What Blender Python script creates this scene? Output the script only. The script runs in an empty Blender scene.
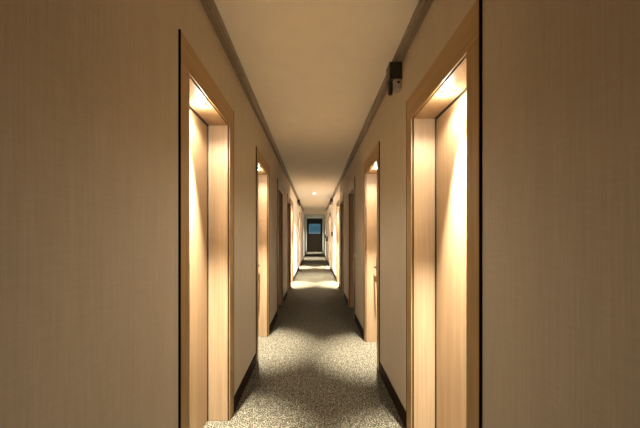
import bpy, bmesh, math, random
from mathutils import Vector, Matrix
random.seed(4)
S = bpy.context.scene
C = S.collection

# ------------------------------------------------------------------ dimensions (metres)
EYE = 1.434
WL, WR = 0.66, 0.685            # wall faces left / right of the camera axis
CEIL = EYE + 1.425
Y0, Y1 = -2.6, 27.0             # corridor ends
XFRAME = 17.5                   # cross-corridor frame
REC = 0.167                     # recess depth
OPEN_L, OPEN_R = 0.78, 0.795    # clear opening widths
TOP_L, TOP_R = EYE + 0.845, EYE + 0.815
OUT_L, OUT_R = EYE + 1.000, EYE + 0.985
LEG = 0.115
PROUD = 0.009

# ------------------------------------------------------------------ materials
def new_mat(name):
    m = bpy.data.materials.new(name); m.use_nodes = True
    nt = m.node_tree
    return m, nt, nt.nodes['Principled BSDF']

def ramp(nt, fac, stops):
    r = nt.nodes.new('ShaderNodeValToRGB')
    e = r.color_ramp.elements
    e[0].position, e[0].color = stops[0][0], (*stops[0][1], 1)
    e[1].position, e[1].color = stops[-1][0], (*stops[-1][1], 1)
    for p, c in stops[1:-1]:
        k = e.new(p); k.color = (*c, 1)
    nt.links.new(fac, r.inputs[0])
    return r.outputs[0]

def noise(nt, scale, detail=3, rough=.55, vec=(1, 1, 1), coord='Object', rot=(0, 0, 0)):
    tc = nt.nodes.new('ShaderNodeTexCoord')
    mp = nt.nodes.new('ShaderNodeMapping')
    mp.inputs['Scale'].default_value = vec
    mp.inputs['Rotation'].default_value = rot
    n = nt.nodes.new('ShaderNodeTexNoise')
    n.inputs['Scale'].default_value = scale
    n.inputs['Detail'].default_value = detail
    n.inputs['Roughness'].default_value = rough
    nt.links.new(tc.outputs[coord], mp.inputs[0])
    nt.links.new(mp.outputs[0], n.inputs['Vector'])
    return n.outputs['Fac']

def bump(nt, b, h, strength, dist=.002):
    k = nt.nodes.new('ShaderNodeBump')
    k.inputs['Strength'].default_value = strength
    k.inputs['Distance'].default_value = dist
    nt.links.new(h, k.inputs['Height'])
    nt.links.new(k.outputs[0], b.inputs['Normal'])

def mixc(nt, a, b, fac, mode='MIX'):
    x = nt.nodes.new('ShaderNodeMix'); x.data_type = 'RGBA'; x.blend_type = mode
    if isinstance(fac, float): x.inputs[0].default_value = fac
    else: nt.links.new(fac, x.inputs[0])
    nt.links.new(a, x.inputs[6]); nt.links.new(b, x.inputs[7])
    return x.outputs[2]

def flat(name, col, rough=.6, metal=0.0, var=.08, scale=30):
    m, nt, b = new_mat(name)
    f = noise(nt, scale)
    lo = tuple(c * (1 - var) for c in col); hi = tuple(min(1, c * (1 + var)) for c in col)
    nt.links.new(ramp(nt, f, [(.3, lo), (.7, hi)]), b.inputs['Base Color'])
    b.inputs['Roughness'].default_value = rough
    b.inputs['Metallic'].default_value = metal
    return m

def wallpaper(name, col, amp):
    m, nt, b = new_mat(name)
    f1 = noise(nt, 120, 4, .65, (1, 1, .03))        # fine vertical slubs
    f2 = noise(nt, 9, 3, .5, (1, 1, .06))         # broad vertical bands
    f3 = noise(nt, 160, 2, .5, (.08, .08, 1))     # weft
    c1 = ramp(nt, f1, [(.3, tuple(c * (1 - amp) for c in col)), (.7, tuple(c * (1 + amp) for c in col))])
    c2 = ramp(nt, f2, [(.3, (.95, .95, .95)), (.7, (1, 1, 1))])
    c3 = ramp(nt, f3, [(.3, (.94, .94, .94)), (.7, (1, 1, 1))])
    x = mixc(nt, c1, c2, 1.0, 'MULTIPLY'); x = mixc(nt, x, c3, 1.0, 'MULTIPLY')
    nt.links.new(x, b.inputs['Base Color'])
    b.inputs['Roughness'].default_value = .75
    b.inputs['Specular IOR Level'].default_value = .25
    bump(nt, b, f1, .25, .001)
    return m

def wood(name, dark, light, rough=.45, vec=(1, 1, .025), scale=70, spec=.35):
    m, nt, b = new_mat(name)
    f1 = noise(nt, scale, 5, .6, vec)
    f2 = noise(nt, scale * .16, 3, .5, vec)
    c1 = ramp(nt, f1, [(.28, dark), (.72, light)])
    c2 = ramp(nt, f2, [(.3, (.86, .82, .78)), (.7, (1, 1, 1))])
    nt.links.new(mixc(nt, c1, c2, 1.0, 'MULTIPLY'), b.inputs['Base Color'])
    b.inputs['Roughness'].default_value = rough
    b.inputs['Specular IOR Level'].default_value = spec
    bump(nt, b, f1, .12, .0008)
    return m

def carpet(name):
    m, nt, b = new_mat(name)
    f1 = noise(nt, 95, 3, .7)
    f2 = noise(nt, 28, 4, .65, (1, .7, 1))
    f3 = noise(nt, 2.2, 2, .5)
    c1 = ramp(nt, f1, [(.40, (.012, .010, .006)), (.5, (.078, .068, .046)), (.61, (.32, .285, .205))])
    c2 = ramp(nt, f2, [(.38, (.55, .54, .50)), (.62, (1, 1, 1))])
    c3 = ramp(nt, f3, [(.3, (.88, .88, .88)), (.7, (1, 1, 1))])
    x = mixc(nt, c1, c2, 1.0, 'MULTIPLY'); x = mixc(nt, x, c3, 1.0, 'MULTIPLY')
    nt.links.new(x, b.inputs['Base Color'])
    b.inputs['Roughness'].default_value = .95
    b.inputs['Specular IOR Level'].default_value = .05
    bump(nt, b, f1, .8, .006)
    return m

def glow(name, col, strength):
    m, nt, b = new_mat(name)
    b.inputs['Base Color'].default_value = (.9, .9, .85, 1)
    b.inputs['Emission Color'].default_value = (*col, 1)
    b.inputs['Emission Strength'].default_value = strength
    return m

M = {}
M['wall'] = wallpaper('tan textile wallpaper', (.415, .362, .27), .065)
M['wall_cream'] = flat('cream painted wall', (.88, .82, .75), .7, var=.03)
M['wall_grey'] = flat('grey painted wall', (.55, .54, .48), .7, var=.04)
M['ceiling'] = flat('warm cream ceiling paint', (.96, .93, .86), .85, var=.02, scale=6)
M['carpet'] = carpet('flecked beige and brown carpet')
M['cornice'] = flat('grey brown cornice', (.22, .185, .145), .55, var=.12)
M['skirting'] = wood('dark wenge skirting', (.010, .005, .0025), (.020, .010, .005), .7, (1, .03, 1), 70, .08)
M['leaf'] = wood('oak veneer door', (.33, .205, .10), (.45, .30, .16))
M['jamb'] = wood('oak lining', (.33, .222, .12), (.43, .305, .175))
M['casing'] = wood('oak casing', (.24, .15, .052), (.34, .22, .085))
M['casing_h'] = wood('oak casing head', (.24, .15, .052), (.34, .22, .085), .45, (1, .03, 1))
M['edge'] = wood('dark stained edge', (.022, .009, .005), (.036, .016, .008), .8, spec=.05)  # near-black brown, paints shadow lines around the casing
M['bronze'] = flat('dark bronze', (.10, .065, .035), .35, .8)
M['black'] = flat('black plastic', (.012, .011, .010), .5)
M['greyplastic'] = flat('pale grey plastic', (.42, .38, .34), .5)
M['darkgrey'] = flat('dark grey metal', (.04, .034, .028), .5)
M['brownbox'] = flat('dark brown plastic', (.05, .028, .016), .5)
M['ring'] = flat('satin nickel ring', (.75, .68, .58), .3, .6)
M['lens'] = glow('frosted lamp lens', (1, .92, .78), 120)
M['lens_off'] = flat('unlit lamp lens', (.55, .50, .42), .35)
M['end'] = wood('dark brown panelling', (.06, .042, .025), (.12, .085, .052), .5)
M['frame_black'] = flat('black window frame', (.010, .010, .011), .5)
gm, gnt, gb = new_mat('window glass')
gb.inputs['Base Color'].default_value = (.9, .97, 1, 1)
gb.inputs['Roughness'].default_value = .02
gb.inputs['Transmission Weight'].default_value = 1.0
gb.inputs['IOR'].default_value = 1.45
M['glass'] = gm

# ------------------------------------------------------------------ mesh helpers
def box(bm, x0, x1, y0, y1, z0, z1, bev=0.0, mi=0):
    if x0 > x1: x0, x1 = x1, x0
    if y0 > y1: y0, y1 = y1, y0
    if z0 > z1: z0, z1 = z1, z0
    v = [bm.verts.new(p) for p in ((x0,y0,z0),(x1,y0,z0),(x1,y1,z0),(x0,y1,z0),
                                   (x0,y0,z1),(x1,y0,z1),(x1,y1,z1),(x0,y1,z1))]
    fs = [bm.faces.new([v[i] for i in q]) for q in
          ((3,2,1,0),(4,5,6,7),(0,1,5,4),(1,2,6,5),(2,3,7,6),(3,0,4,7))]
    for f in fs: f.material_index = mi
    if bev > 0:
        es = list({e for f in fs for e in f.edges})
        r = bmesh.ops.bevel(bm, geom=es, offset=bev, segments=2, affect='EDGES', profile=.5)
        for f in r['faces']: f.material_index = mi

def lathe(bm, prof, seg=24, axis='Z', origin=(0, 0, 0), cap=True):
    """revolve (r, h) pairs around an axis"""
    rings = []
    for r, h in prof:
        ring = []
        for k in range(seg):
            a = 2 * math.pi * k / seg
            p = (r * math.cos(a), r * math.sin(a), h)
            if axis == 'X': p = (h, p[0], p[1])
            if axis == 'Y': p = (p[0], h, p[1])
            ring.append(bm.verts.new(Vector(p) + Vector(origin)))
        rings.append(ring)
    for a, b in zip(rings, rings[1:]):
        for k in range(seg):
            f = bm.faces.new((a[k], a[(k+1) % seg], b[(k+1) % seg], b[k])); f.smooth = True
    if cap:
        bm.faces.new(list(reversed(rings[0]))); bm.faces.new(rings[-1])
    bmesh.ops.recalc_face_normals(bm, faces=bm.faces[:])

def mesh_obj(name, bm, mats, parent=None, loc=None):
    me = bpy.data.meshes.new(name)
    bmesh.ops.recalc_face_normals(bm, faces=bm.faces[:])
    bm.to_mesh(me); bm.free()
    for m in (mats if isinstance(mats, (list, tuple)) else [mats]): me.materials.append(m)
    o = bpy.data.objects.new(name, me); C.objects.link(o)
    if parent: o.parent = parent
    if loc: o.location = loc
    return o

def tag(o, label=None, cat=None, group=None, kind=None):
    if label: o['label'] = label
    if cat: o['category'] = cat
    if group: o['group'] = group
    if kind: o['kind'] = kind
    return o

def empty(name, loc):
    o = bpy.data.objects.new(name, None); C.objects.link(o)
    o.location = loc; o.empty_display_size = .05
    return o

def copy_tree(o, parent=None):
    c = o.copy(); C.objects.link(c)
    if parent: c.parent = parent
    for ch in list(o.children): copy_tree(ch, c)
    return c

# ------------------------------------------------------------------ door schedule (start of clear opening along the corridor)
L_STARTS = [-0.367, 1.633, 3.633, 5.633, 7.633, 8.72, 13.45]
R_STARTS = [-0.605, 1.395, 3.395, 5.395, 7.395, 8.72, 13.45]
LIT = {0: 0, 1: 1.0, 2: 1.0, 3: 0, 4: 0, 5: 2.2, 6: 2.2}

# ------------------------------------------------------------------ shell
def build_wall(side):
    s = -1 if side == 'left' else 1
    W = WL if s < 0 else WR
    starts = L_STARTS if s < 0 else R_STARTS
    ow = OPEN_L if s < 0 else OPEN_R
    top = (TOP_L if s < 0 else TOP_R)
    M_ = 0.022                      # wall opening is this much bigger than the clear one
    bm = bmesh.new()
    cuts = []
    y = Y0
    for a in starts:
        cuts.append((y, a - M_)); y = a + ow + M_
    cuts.append((y, Y1))
    def seg(y0, y1, z0, z1):
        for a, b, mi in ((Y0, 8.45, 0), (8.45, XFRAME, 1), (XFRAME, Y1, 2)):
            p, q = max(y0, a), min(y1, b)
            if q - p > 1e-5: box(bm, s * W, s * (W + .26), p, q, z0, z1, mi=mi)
    for p, q in cuts: seg(p, q, 0, CEIL)
    for a in starts: seg(a - M_, a + ow + M_, top + M_, CEIL)
    box(bm, s * (W + .26), s * (W + .36), Y0, Y1, 0, CEIL, mi=0)
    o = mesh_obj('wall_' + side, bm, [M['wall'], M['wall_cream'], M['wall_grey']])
    tag(o, 'tan textile papered corridor wall on the %s with door recesses' % side, 'wall', kind='structure')
    # skirting between the doors
    bm = bmesh.new()
    y = Y0 + .012
    for a in starts + [None]:
        e = (a - LEG) if a is not None else Y1 - .001
        if e - y > .01: box(bm, s * W, s * (W - .013), y, e, 0.0005, .112, bev=.003)
        if a is not None: y = a + ow + LEG
    o = mesh_obj('baseboard_' + side, bm, M['skirting'])
    tag(o, 'dark brown skirting board along the %s wall' % side, 'baseboard', kind='structure')
    # cornice
    bm = bmesh.new()
    z0 = EYE + 1.353
    x_in = W - .05
    prof = [(W, z0), (W - .040, z0), (W - .040, z0 + .014), (x_in, z0 + .020), (x_in, CEIL), (W, CEIL)]
    rings = [[bm.verts.new((s * x, yy, z)) for x, z in prof] for yy in (Y0 + .001, XFRAME - .001)]
    for k in range(len(prof)):
        k2 = (k + 1) % len(prof)
        bm.faces.new((rings[0][k], rings[0][k2], rings[1][k2], rings[1][k]))
    bm.faces.new(rings[0]); bm.faces.new(rings[1])
    o = mesh_obj('trim_1' if s < 0 else 'trim_2', bm, M['cornice'])
    tag(o, 'grey brown cornice strip along the top of the %s wall' % side, 'cornice', kind='structure')

build_wall('left'); build_wall('right')
bm = bmesh.new(); box(bm, -WL - .36, WR + .36, Y0 - .1, Y1 + .1, -.1, 0)
tag(mesh_obj('floor', bm, M['carpet']), 'flecked beige and brown corridor carpet', 'floor', kind='structure')
bm = bmesh.new(); box(bm, -WL - .36, WR + .36, Y0 - .1, Y1 + .1, CEIL, CEIL + .1)
tag(mesh_obj('ceiling', bm, M['ceiling']), 'plain cream corridor ceiling', 'ceiling', kind='structure')
bm = bmesh.new(); box(bm, -WL - .36, WR + .36, Y0 - .1, Y0, 0, CEIL)
tag(mesh_obj('wall_back', bm, M['wall']), 'tan papered wall behind the viewpoint', 'wall', kind='structure')

# end wall with a window
wx0, wx1, wz0, wz1 = -.62, .64, EYE + .05, EYE + 1.39
bm = bmesh.new()
box(bm, -WL - .36, wx0, Y1, Y1 + .1, 0, CEIL)
box(bm, wx1, WR + .36, Y1, Y1 + .1, 0, CEIL)
box(bm, wx0, wx1, Y1, Y1 + .1, 0, wz0)
box(bm, wx0, wx1, Y1, Y1 + .1, wz1, CEIL)
for x in (-.44, -.22, 0, .22, .44):                      # upright panel battens below the window
    box(bm, x - .012, x + .012, Y1 - .012, Y1, .14, wz0 - .08)
tag(mesh_obj('wall_end', bm, M['end']), 'dark brown panelled wall closing the far end of the corridor', 'wall', kind='structure')
win = tag(empty('window_1', (0, Y1, wz0)), 'window with dusky blue view at the far end of the corridor', 'window', kind='structure')
bm = bmesh.new()
h = wz1 - wz0; t = .13; tt = .43; tb = .05
for a in ((wx0, wx1, 0, tb), (wx0, wx1, h - tt, h), (wx0, wx0 + t, tb, h - tt), (wx1 - t, wx1, tb, h - tt)):
    box(bm, a[0], a[1], -.015, .085, a[2], a[3])
mesh_obj('window_frame', bm, M['frame_black'], win)
bm = bmesh.new(); box(bm, wx0 + t, wx1 - t, .04, .046, tb, h - tt)
mesh_obj('window_pane', bm, M['glass'], win)
bm = bmesh.new(); box(bm, wx0 - .02, wx1 + .02, -.05, .0, -.03, 0, bev=.004)
mesh_obj('window_sill', bm, M['frame_black'], win)

# cross-corridor frame (lintel and posts)
bm = bmesh.new()
box(bm, -WL, WR, XFRAME, XFRAME + .14, EYE + 1.16, CEIL)
box(bm, -WL, -WL + .05, XFRAME, XFRAME + .14, 0, EYE + 1.16)
box(bm, WR - .05, WR, XFRAME, XFRAME + .14, 0, EYE + 1.16)
tag(mesh_obj('trim_3', bm, M['wall_cream']), 'cream portal framing the far stretch of the corridor', 'frame', kind='structure')

# ------------------------------------------------------------------ doors
def build_door(idx, num, side):
    s = -1 if side == 'left' else 1
    W = WL if s < 0 else WR
    a = (L_STARTS if s < 0 else R_STARTS)[idx]
    w = OPEN_L if s < 0 else OPEN_R
    top = TOP_L if s < 0 else TOP_R
    out = OUT_L if s < 0 else OUT_R
    yc = a + w / 2
    ORD = ['beside the viewpoint', 'nearest', 'second', 'third', 'fourth', 'fifth', 'sixth', 'seventh']
    if idx == 0: lab = 'oak door in the %s wall beside the viewpoint' % side
    elif idx == 1: lab = 'pale oak door in the lit recess nearest the viewpoint on the %s' % side
    elif idx in (3, 4): lab = 'oak door in unlit recess, %s along the %s wall' % (ORD[idx], side)
    else: lab = 'oak door in lit recess, %s along the %s wall' % (ORD[idx], side)
    root = tag(empty('door_%d' % num, (s * W, yc, 0)), lab, 'door', kind='structure')
    hw = w / 2
    X = lambda d: s * d              # d measured from the wall face, positive into the wall
    # leaf
    g = .007
    bm = bmesh.new(); box(bm, X(REC), X(REC + .042), -hw + g, hw - g, .006, top - g, bev=.002)
    leaf = mesh_obj('door_leaf', bm, M['leaf'], root)
    # lining: two side jambs and a head, with stops behind the leaf line
    bm = bmesh.new()
    for k in (-1, 1):
        box(bm, X(.010), X(.258), k * hw, k * (hw + .0215), .001, top, bev=.0012)
    mesh_obj('door_jamb', bm, M['jamb'], root)
    bm = bmesh.new(); box(bm, X(.010), X(.258), -hw - .0215, hw + .0215, top, top + .0215, bev=.0012)
    mesh_obj('door_soffit', bm, M['jamb'], root)
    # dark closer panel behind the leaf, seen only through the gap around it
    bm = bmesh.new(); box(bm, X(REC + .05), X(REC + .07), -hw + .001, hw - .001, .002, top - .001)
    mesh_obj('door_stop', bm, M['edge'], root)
    # black strips painting in the shaded gap where the leaf closes
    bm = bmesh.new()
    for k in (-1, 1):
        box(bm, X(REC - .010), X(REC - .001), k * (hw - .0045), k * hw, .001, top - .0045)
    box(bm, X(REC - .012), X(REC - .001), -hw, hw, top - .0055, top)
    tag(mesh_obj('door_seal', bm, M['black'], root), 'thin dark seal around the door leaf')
    # casing
    bm = bmesh.new()
    for k in (-1, 1):
        box(bm, X(0), X(-PROUD), k * hw, k * (hw + LEG - .006), .001, top, bev=.0015)
    mesh_obj('door_casing', bm, M['casing'], root)
    bm = bmesh.new()
    box(bm, X(0), X(-PROUD), -hw - LEG + .006, hw + LEG - .006, top, out - .004, bev=.0015)
    mesh_obj('casing_head', bm, M['casing_h'], root)
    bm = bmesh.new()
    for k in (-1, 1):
        box(bm, X(.0005), X(.0095), k * (hw + .003), k * (hw + .021), .001, top)  # shade painted into the groove between casing and jamb
        box(bm, X(0), X(-PROUD - .001), k * (hw + LEG - .006), k * (hw + LEG), .001, out - .002)  # dark strip standing in for the shadow line at the outer casing edge
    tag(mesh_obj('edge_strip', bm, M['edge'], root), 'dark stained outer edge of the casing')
    # handle: long back plate, rose, lever.  k = which end of the leaf
    k = -1 if idx in (0, 1) else 1
    hy = k * (hw - (.085 if idx < 2 else .048)); hz = 1.03
    bm = bmesh.new()
    box(bm, X(0), X(-.030), -.026, .026, -.115, .115, bev=.005)      # deep lock case
    box(bm, X(-.030), X(-.032), -.016, .016, .030, .095, bev=.001)
    if s < 0: lathe(bm, [(.010, .028), (.010, .062)], 14, 'X', (0, 0, -.020))
    else: lathe(bm, [(.010, -.062), (.010, -.028)], 14, 'X', (0, 0, -.020))
    box(bm, X(-.050), X(-.066), k * .014, -k * .095, -.031, -.009, bev=.005)
    tag(mesh_obj('door_handle', bm, M['bronze'], leaf, (X(REC), hy, hz)), 'dark bronze lever handle on a tall lock case')
    return root

n = 1
for i in range(len(L_STARTS)):
    build_door(i, n, 'left'); n += 1
    build_door(i, n, 'right'); n += 1

# ------------------------------------------------------------------ recessed downlights
WARM = (1.0, .94, .83)
def make_downlight(lit=True):
    """origin at the surface it is set into, lamp facing down"""
    root = empty('downlight', (0, 0, 0))
    bm = bmesh.new()
    lathe(bm, [(.040, 0), (.040, -.003), (.036, -.006), (.030, -.006), (.027, -.002), (.027, 0)], 28)
    mesh_obj('trim_ring', bm, M['ring'], root)
    bm = bmesh.new()
    lathe(bm, [(.0265, -.0005), (.0255, -.004), (.021, -.008), (.013, -.0105), (.004, -.0115)], 24)
    mesh_obj('lamp_lens', bm, M['lens'] if lit else M['lens_off'], root)
    return root

def lamp(root, watts, cone, blend, dz=-.02, tilt=0.0):
    d = bpy.data.lights.new('downlight_beam', 'SPOT')
    d.energy = watts; d.color = WARM
    d.spot_size = math.radians(cone); d.spot_blend = blend
    d.shadow_soft_size = .022
    o = bpy.data.objects.new('downlight_beam', d); C.objects.link(o)
    o.parent = root; o.location = (0, 0, dz); o.rotation_euler = (0, tilt, 0)

SPOT_W = 1000; SPILL_W = 22
def spill(root, watts):
    d = bpy.data.lights.new('downlight_spill', 'POINT')
    d.energy = watts; d.color = WARM; d.shadow_soft_size = .018
    o = bpy.data.objects.new('downlight_spill', d); C.objects.link(o)
    o.parent = root; o.location = (0, 0, -.036)

proto_on = make_downlight(True); proto_off = make_downlight(False)
used = {True: False, False: False}
NAMES = ['beside the viewpoint', 'nearest', 'second', 'third', 'fourth', 'fifth', 'sixth', 'seventh']
for i in range(1, len(L_STARTS)):
    for side in ('left', 'right'):
        s = -1 if side == 'left' else 1
        W = WL if s < 0 else WR
        a = (L_STARTS if s < 0 else R_STARTS)[i] + (OPEN_L if s < 0 else OPEN_R) / 2
        z = TOP_L if s < 0 else TOP_R
        on = LIT[i] > 0
        p = proto_on if on else proto_off
        r = p if not used[on] else copy_tree(p)
        used[on] = True
        r.location = (s * (W + .075), a, z)
        ORDD = ['first door, beside the viewpoint', 'nearest visible door', 'second door', 'third door', 'fourth door', 'fifth door', 'sixth door', 'seventh door'][i]
        tag(r, '%s recessed downlight above the %s on the %s wall' % ('glowing' if on else 'unlit', ORDD, side),
            'downlight', 'door recess downlights')
for o in [o for o in C.objects if o.name.startswith('downlight') and o.type == 'EMPTY']:
    i = min(range(len(L_STARTS)), key=lambda k: min(abs(o.location.y - L_STARTS[k] - OPEN_L / 2) if o.location.x < 0 else 99,
                                                   abs(o.location.y - R_STARTS[k] - OPEN_R / 2) if o.location.x > 0 else 99))
    if LIT[i] > 0: lamp(o, SPOT_W * LIT[i], 46, 1.0); lamp(o, SPILL_W * LIT[i], 160, .5); spill(o, SPILL_W * LIT[i] * .08)

# ceiling downlights in the far stretch
for y, lab, wt in ((10.7, 'recessed downlight in the corridor ceiling before the far portal', 1.3),
                   (19.2, 'recessed downlight in the ceiling just beyond the far portal', 1.6),
                   (25.2, 'recessed downlight in the ceiling before the end window', 1.3)):
    r = copy_tree(proto_on)
    for ch in list(r.children):
        if ch.type == 'LIGHT': bpy.data.objects.remove(ch)
    r.location = (0, y, CEIL)
    tag(r, lab, 'downlight', 'ceiling downlights')
    lamp(r, 700 * wt, 70, 1.0)

# ------------------------------------------------------------------ small fixtures under the cornice
def make_fixture(s):
    """dark housing hung under the cornice with a black barrel and a pale cover; +x is away from its wall"""
    root = empty('hanging_fixture', (0, 0, 0)); q = -s
    bm = bmesh.new()
    box(bm, q * .0002, q * .100, -.060, .060, -.132, -.0002, bev=.004)
    for z in (-.030, -.050, -.070): box(bm, q * .020, q * .086, -.062, -.059, z - .004, z + .004)
    housing = mesh_obj('housing', bm, M['darkgrey'], root)
    bm = bmesh.new()
    lathe(bm, [(.010, -.245), (.016, -.242), (.018, -.232), (.018, -.150), (.012, -.132)], 20, 'Z', (q * .084, -.020, 0))
    mesh_obj('black_barrel', bm, M['black'], root)
    bm = bmesh.new()
    box(bm, q * .006, q * .064, -.056, .030, -.205, -.132, bev=.006)
    cover = tag(mesh_obj('pale_cover', bm, M['greyplastic'], root), 'pale grey lower cover')
    bm = bmesh.new()
    lathe(bm, [(.010, -.0585), (.010, -.055)], 16, 'Y', (q * .030, 0, -.160))
    mesh_obj('sensor_eye', bm, M['black'], cover)
    return root
f = make_fixture(1)
def put_fixture(o, s, y, label):
    o.location = (s * (WL if s < 0 else WR), y, EYE + 1.353)
    tag(o, label, 'fixture', 'small fixtures under the cornices')
put_fixture(f, 1, 2.50, 'small dark fixture with pale cover under right cornice beside the nearest door')
for s, y, lab in ((1, 11.6, 'tiny dark fixture under the right cornice far down the corridor'),
                  (-1, 12.0, 'tiny dark fixture under the left cornice far down the corridor')):
    put_fixture(copy_tree(f) if s > 0 else make_fixture(-1), s, y, lab)

# small dark boxes on the right wall far away
def make_wallbox(w, d, h):
    root = empty('wall_box', (0, 0, 0))
    bm = bmesh.new(); box(bm, 0, -d, -w / 2, w / 2, -h / 2, h / 2, bev=.006)
    mesh_obj('box_body', bm, M['brownbox'], root)
    bm = bmesh.new(); box(bm, -.012, -d + .012, -w / 2 - .004, -w / 2, -h * .36, h * .36, bev=.001)
    mesh_obj('cover_plate', bm, M['black'], root)
    return root
for y, z, d, h, lab in ((11.75, EYE + .04, .060, .16, 'small dark box on the right wall at eye level, nearest of the three'),
                        (16.0, EYE - .20, .120, .25, 'larger dark box on the right wall before the far portal'),
                        (18.4, EYE - .06, .070, .20, 'small dark box on the right wall just inside the far portal')):
    r = make_wallbox(.12, d, h); r.location = (WR, y, z)
    tag(r, lab, 'wall box', 'dark boxes on the far right wall')

# ------------------------------------------------------------------ world: dusk sky seen through the end window
w = bpy.data.worlds.new('dusk'); S.world = w; w.use_nodes = True
nt = w.node_tree; bg = nt.nodes['Background']
tc = nt.nodes.new('ShaderNodeTexCoord'); sp = nt.nodes.new('ShaderNodeSeparateXYZ')
nt.links.new(tc.outputs['Generated'], sp.inputs[0])
c = ramp(nt, sp.outputs['Z'], [(0.0, (.30, .36, .36)), (.012, (.07, .17, .22)), (.5, (.03, .08, .13))])
nt.links.new(c, bg.inputs[0]); bg.inputs[1].default_value = .4

# ------------------------------------------------------------------ camera
cam = bpy.data.cameras.new('camera'); co = bpy.data.objects.new('camera', cam); C.objects.link(co)
co.location = (0, 0, EYE); co.rotation_euler = (math.pi / 2, 0, 0)
cam.sensor_width = 36; cam.sensor_fit = 'HORIZONTAL'; cam.lens = 36 * 313 / 640
cam.shift_x = 5.5 / 640; cam.shift_y = 21 / 640
cam.clip_start = .02; cam.clip_end = 200
S.camera = co

vs = S.view_settings
S.display_settings.display_device = 'sRGB'
vs.view_transform = 'Standard'; vs.look = 'None'; vs.exposure = 0.9; vs.gamma = 1.0
vs.use_curve_mapping = False
S.cycles.diffuse_bounces = 8; S.cycles.max_bounces = 14
S.cycles.sample_clamp_indirect = 4.0
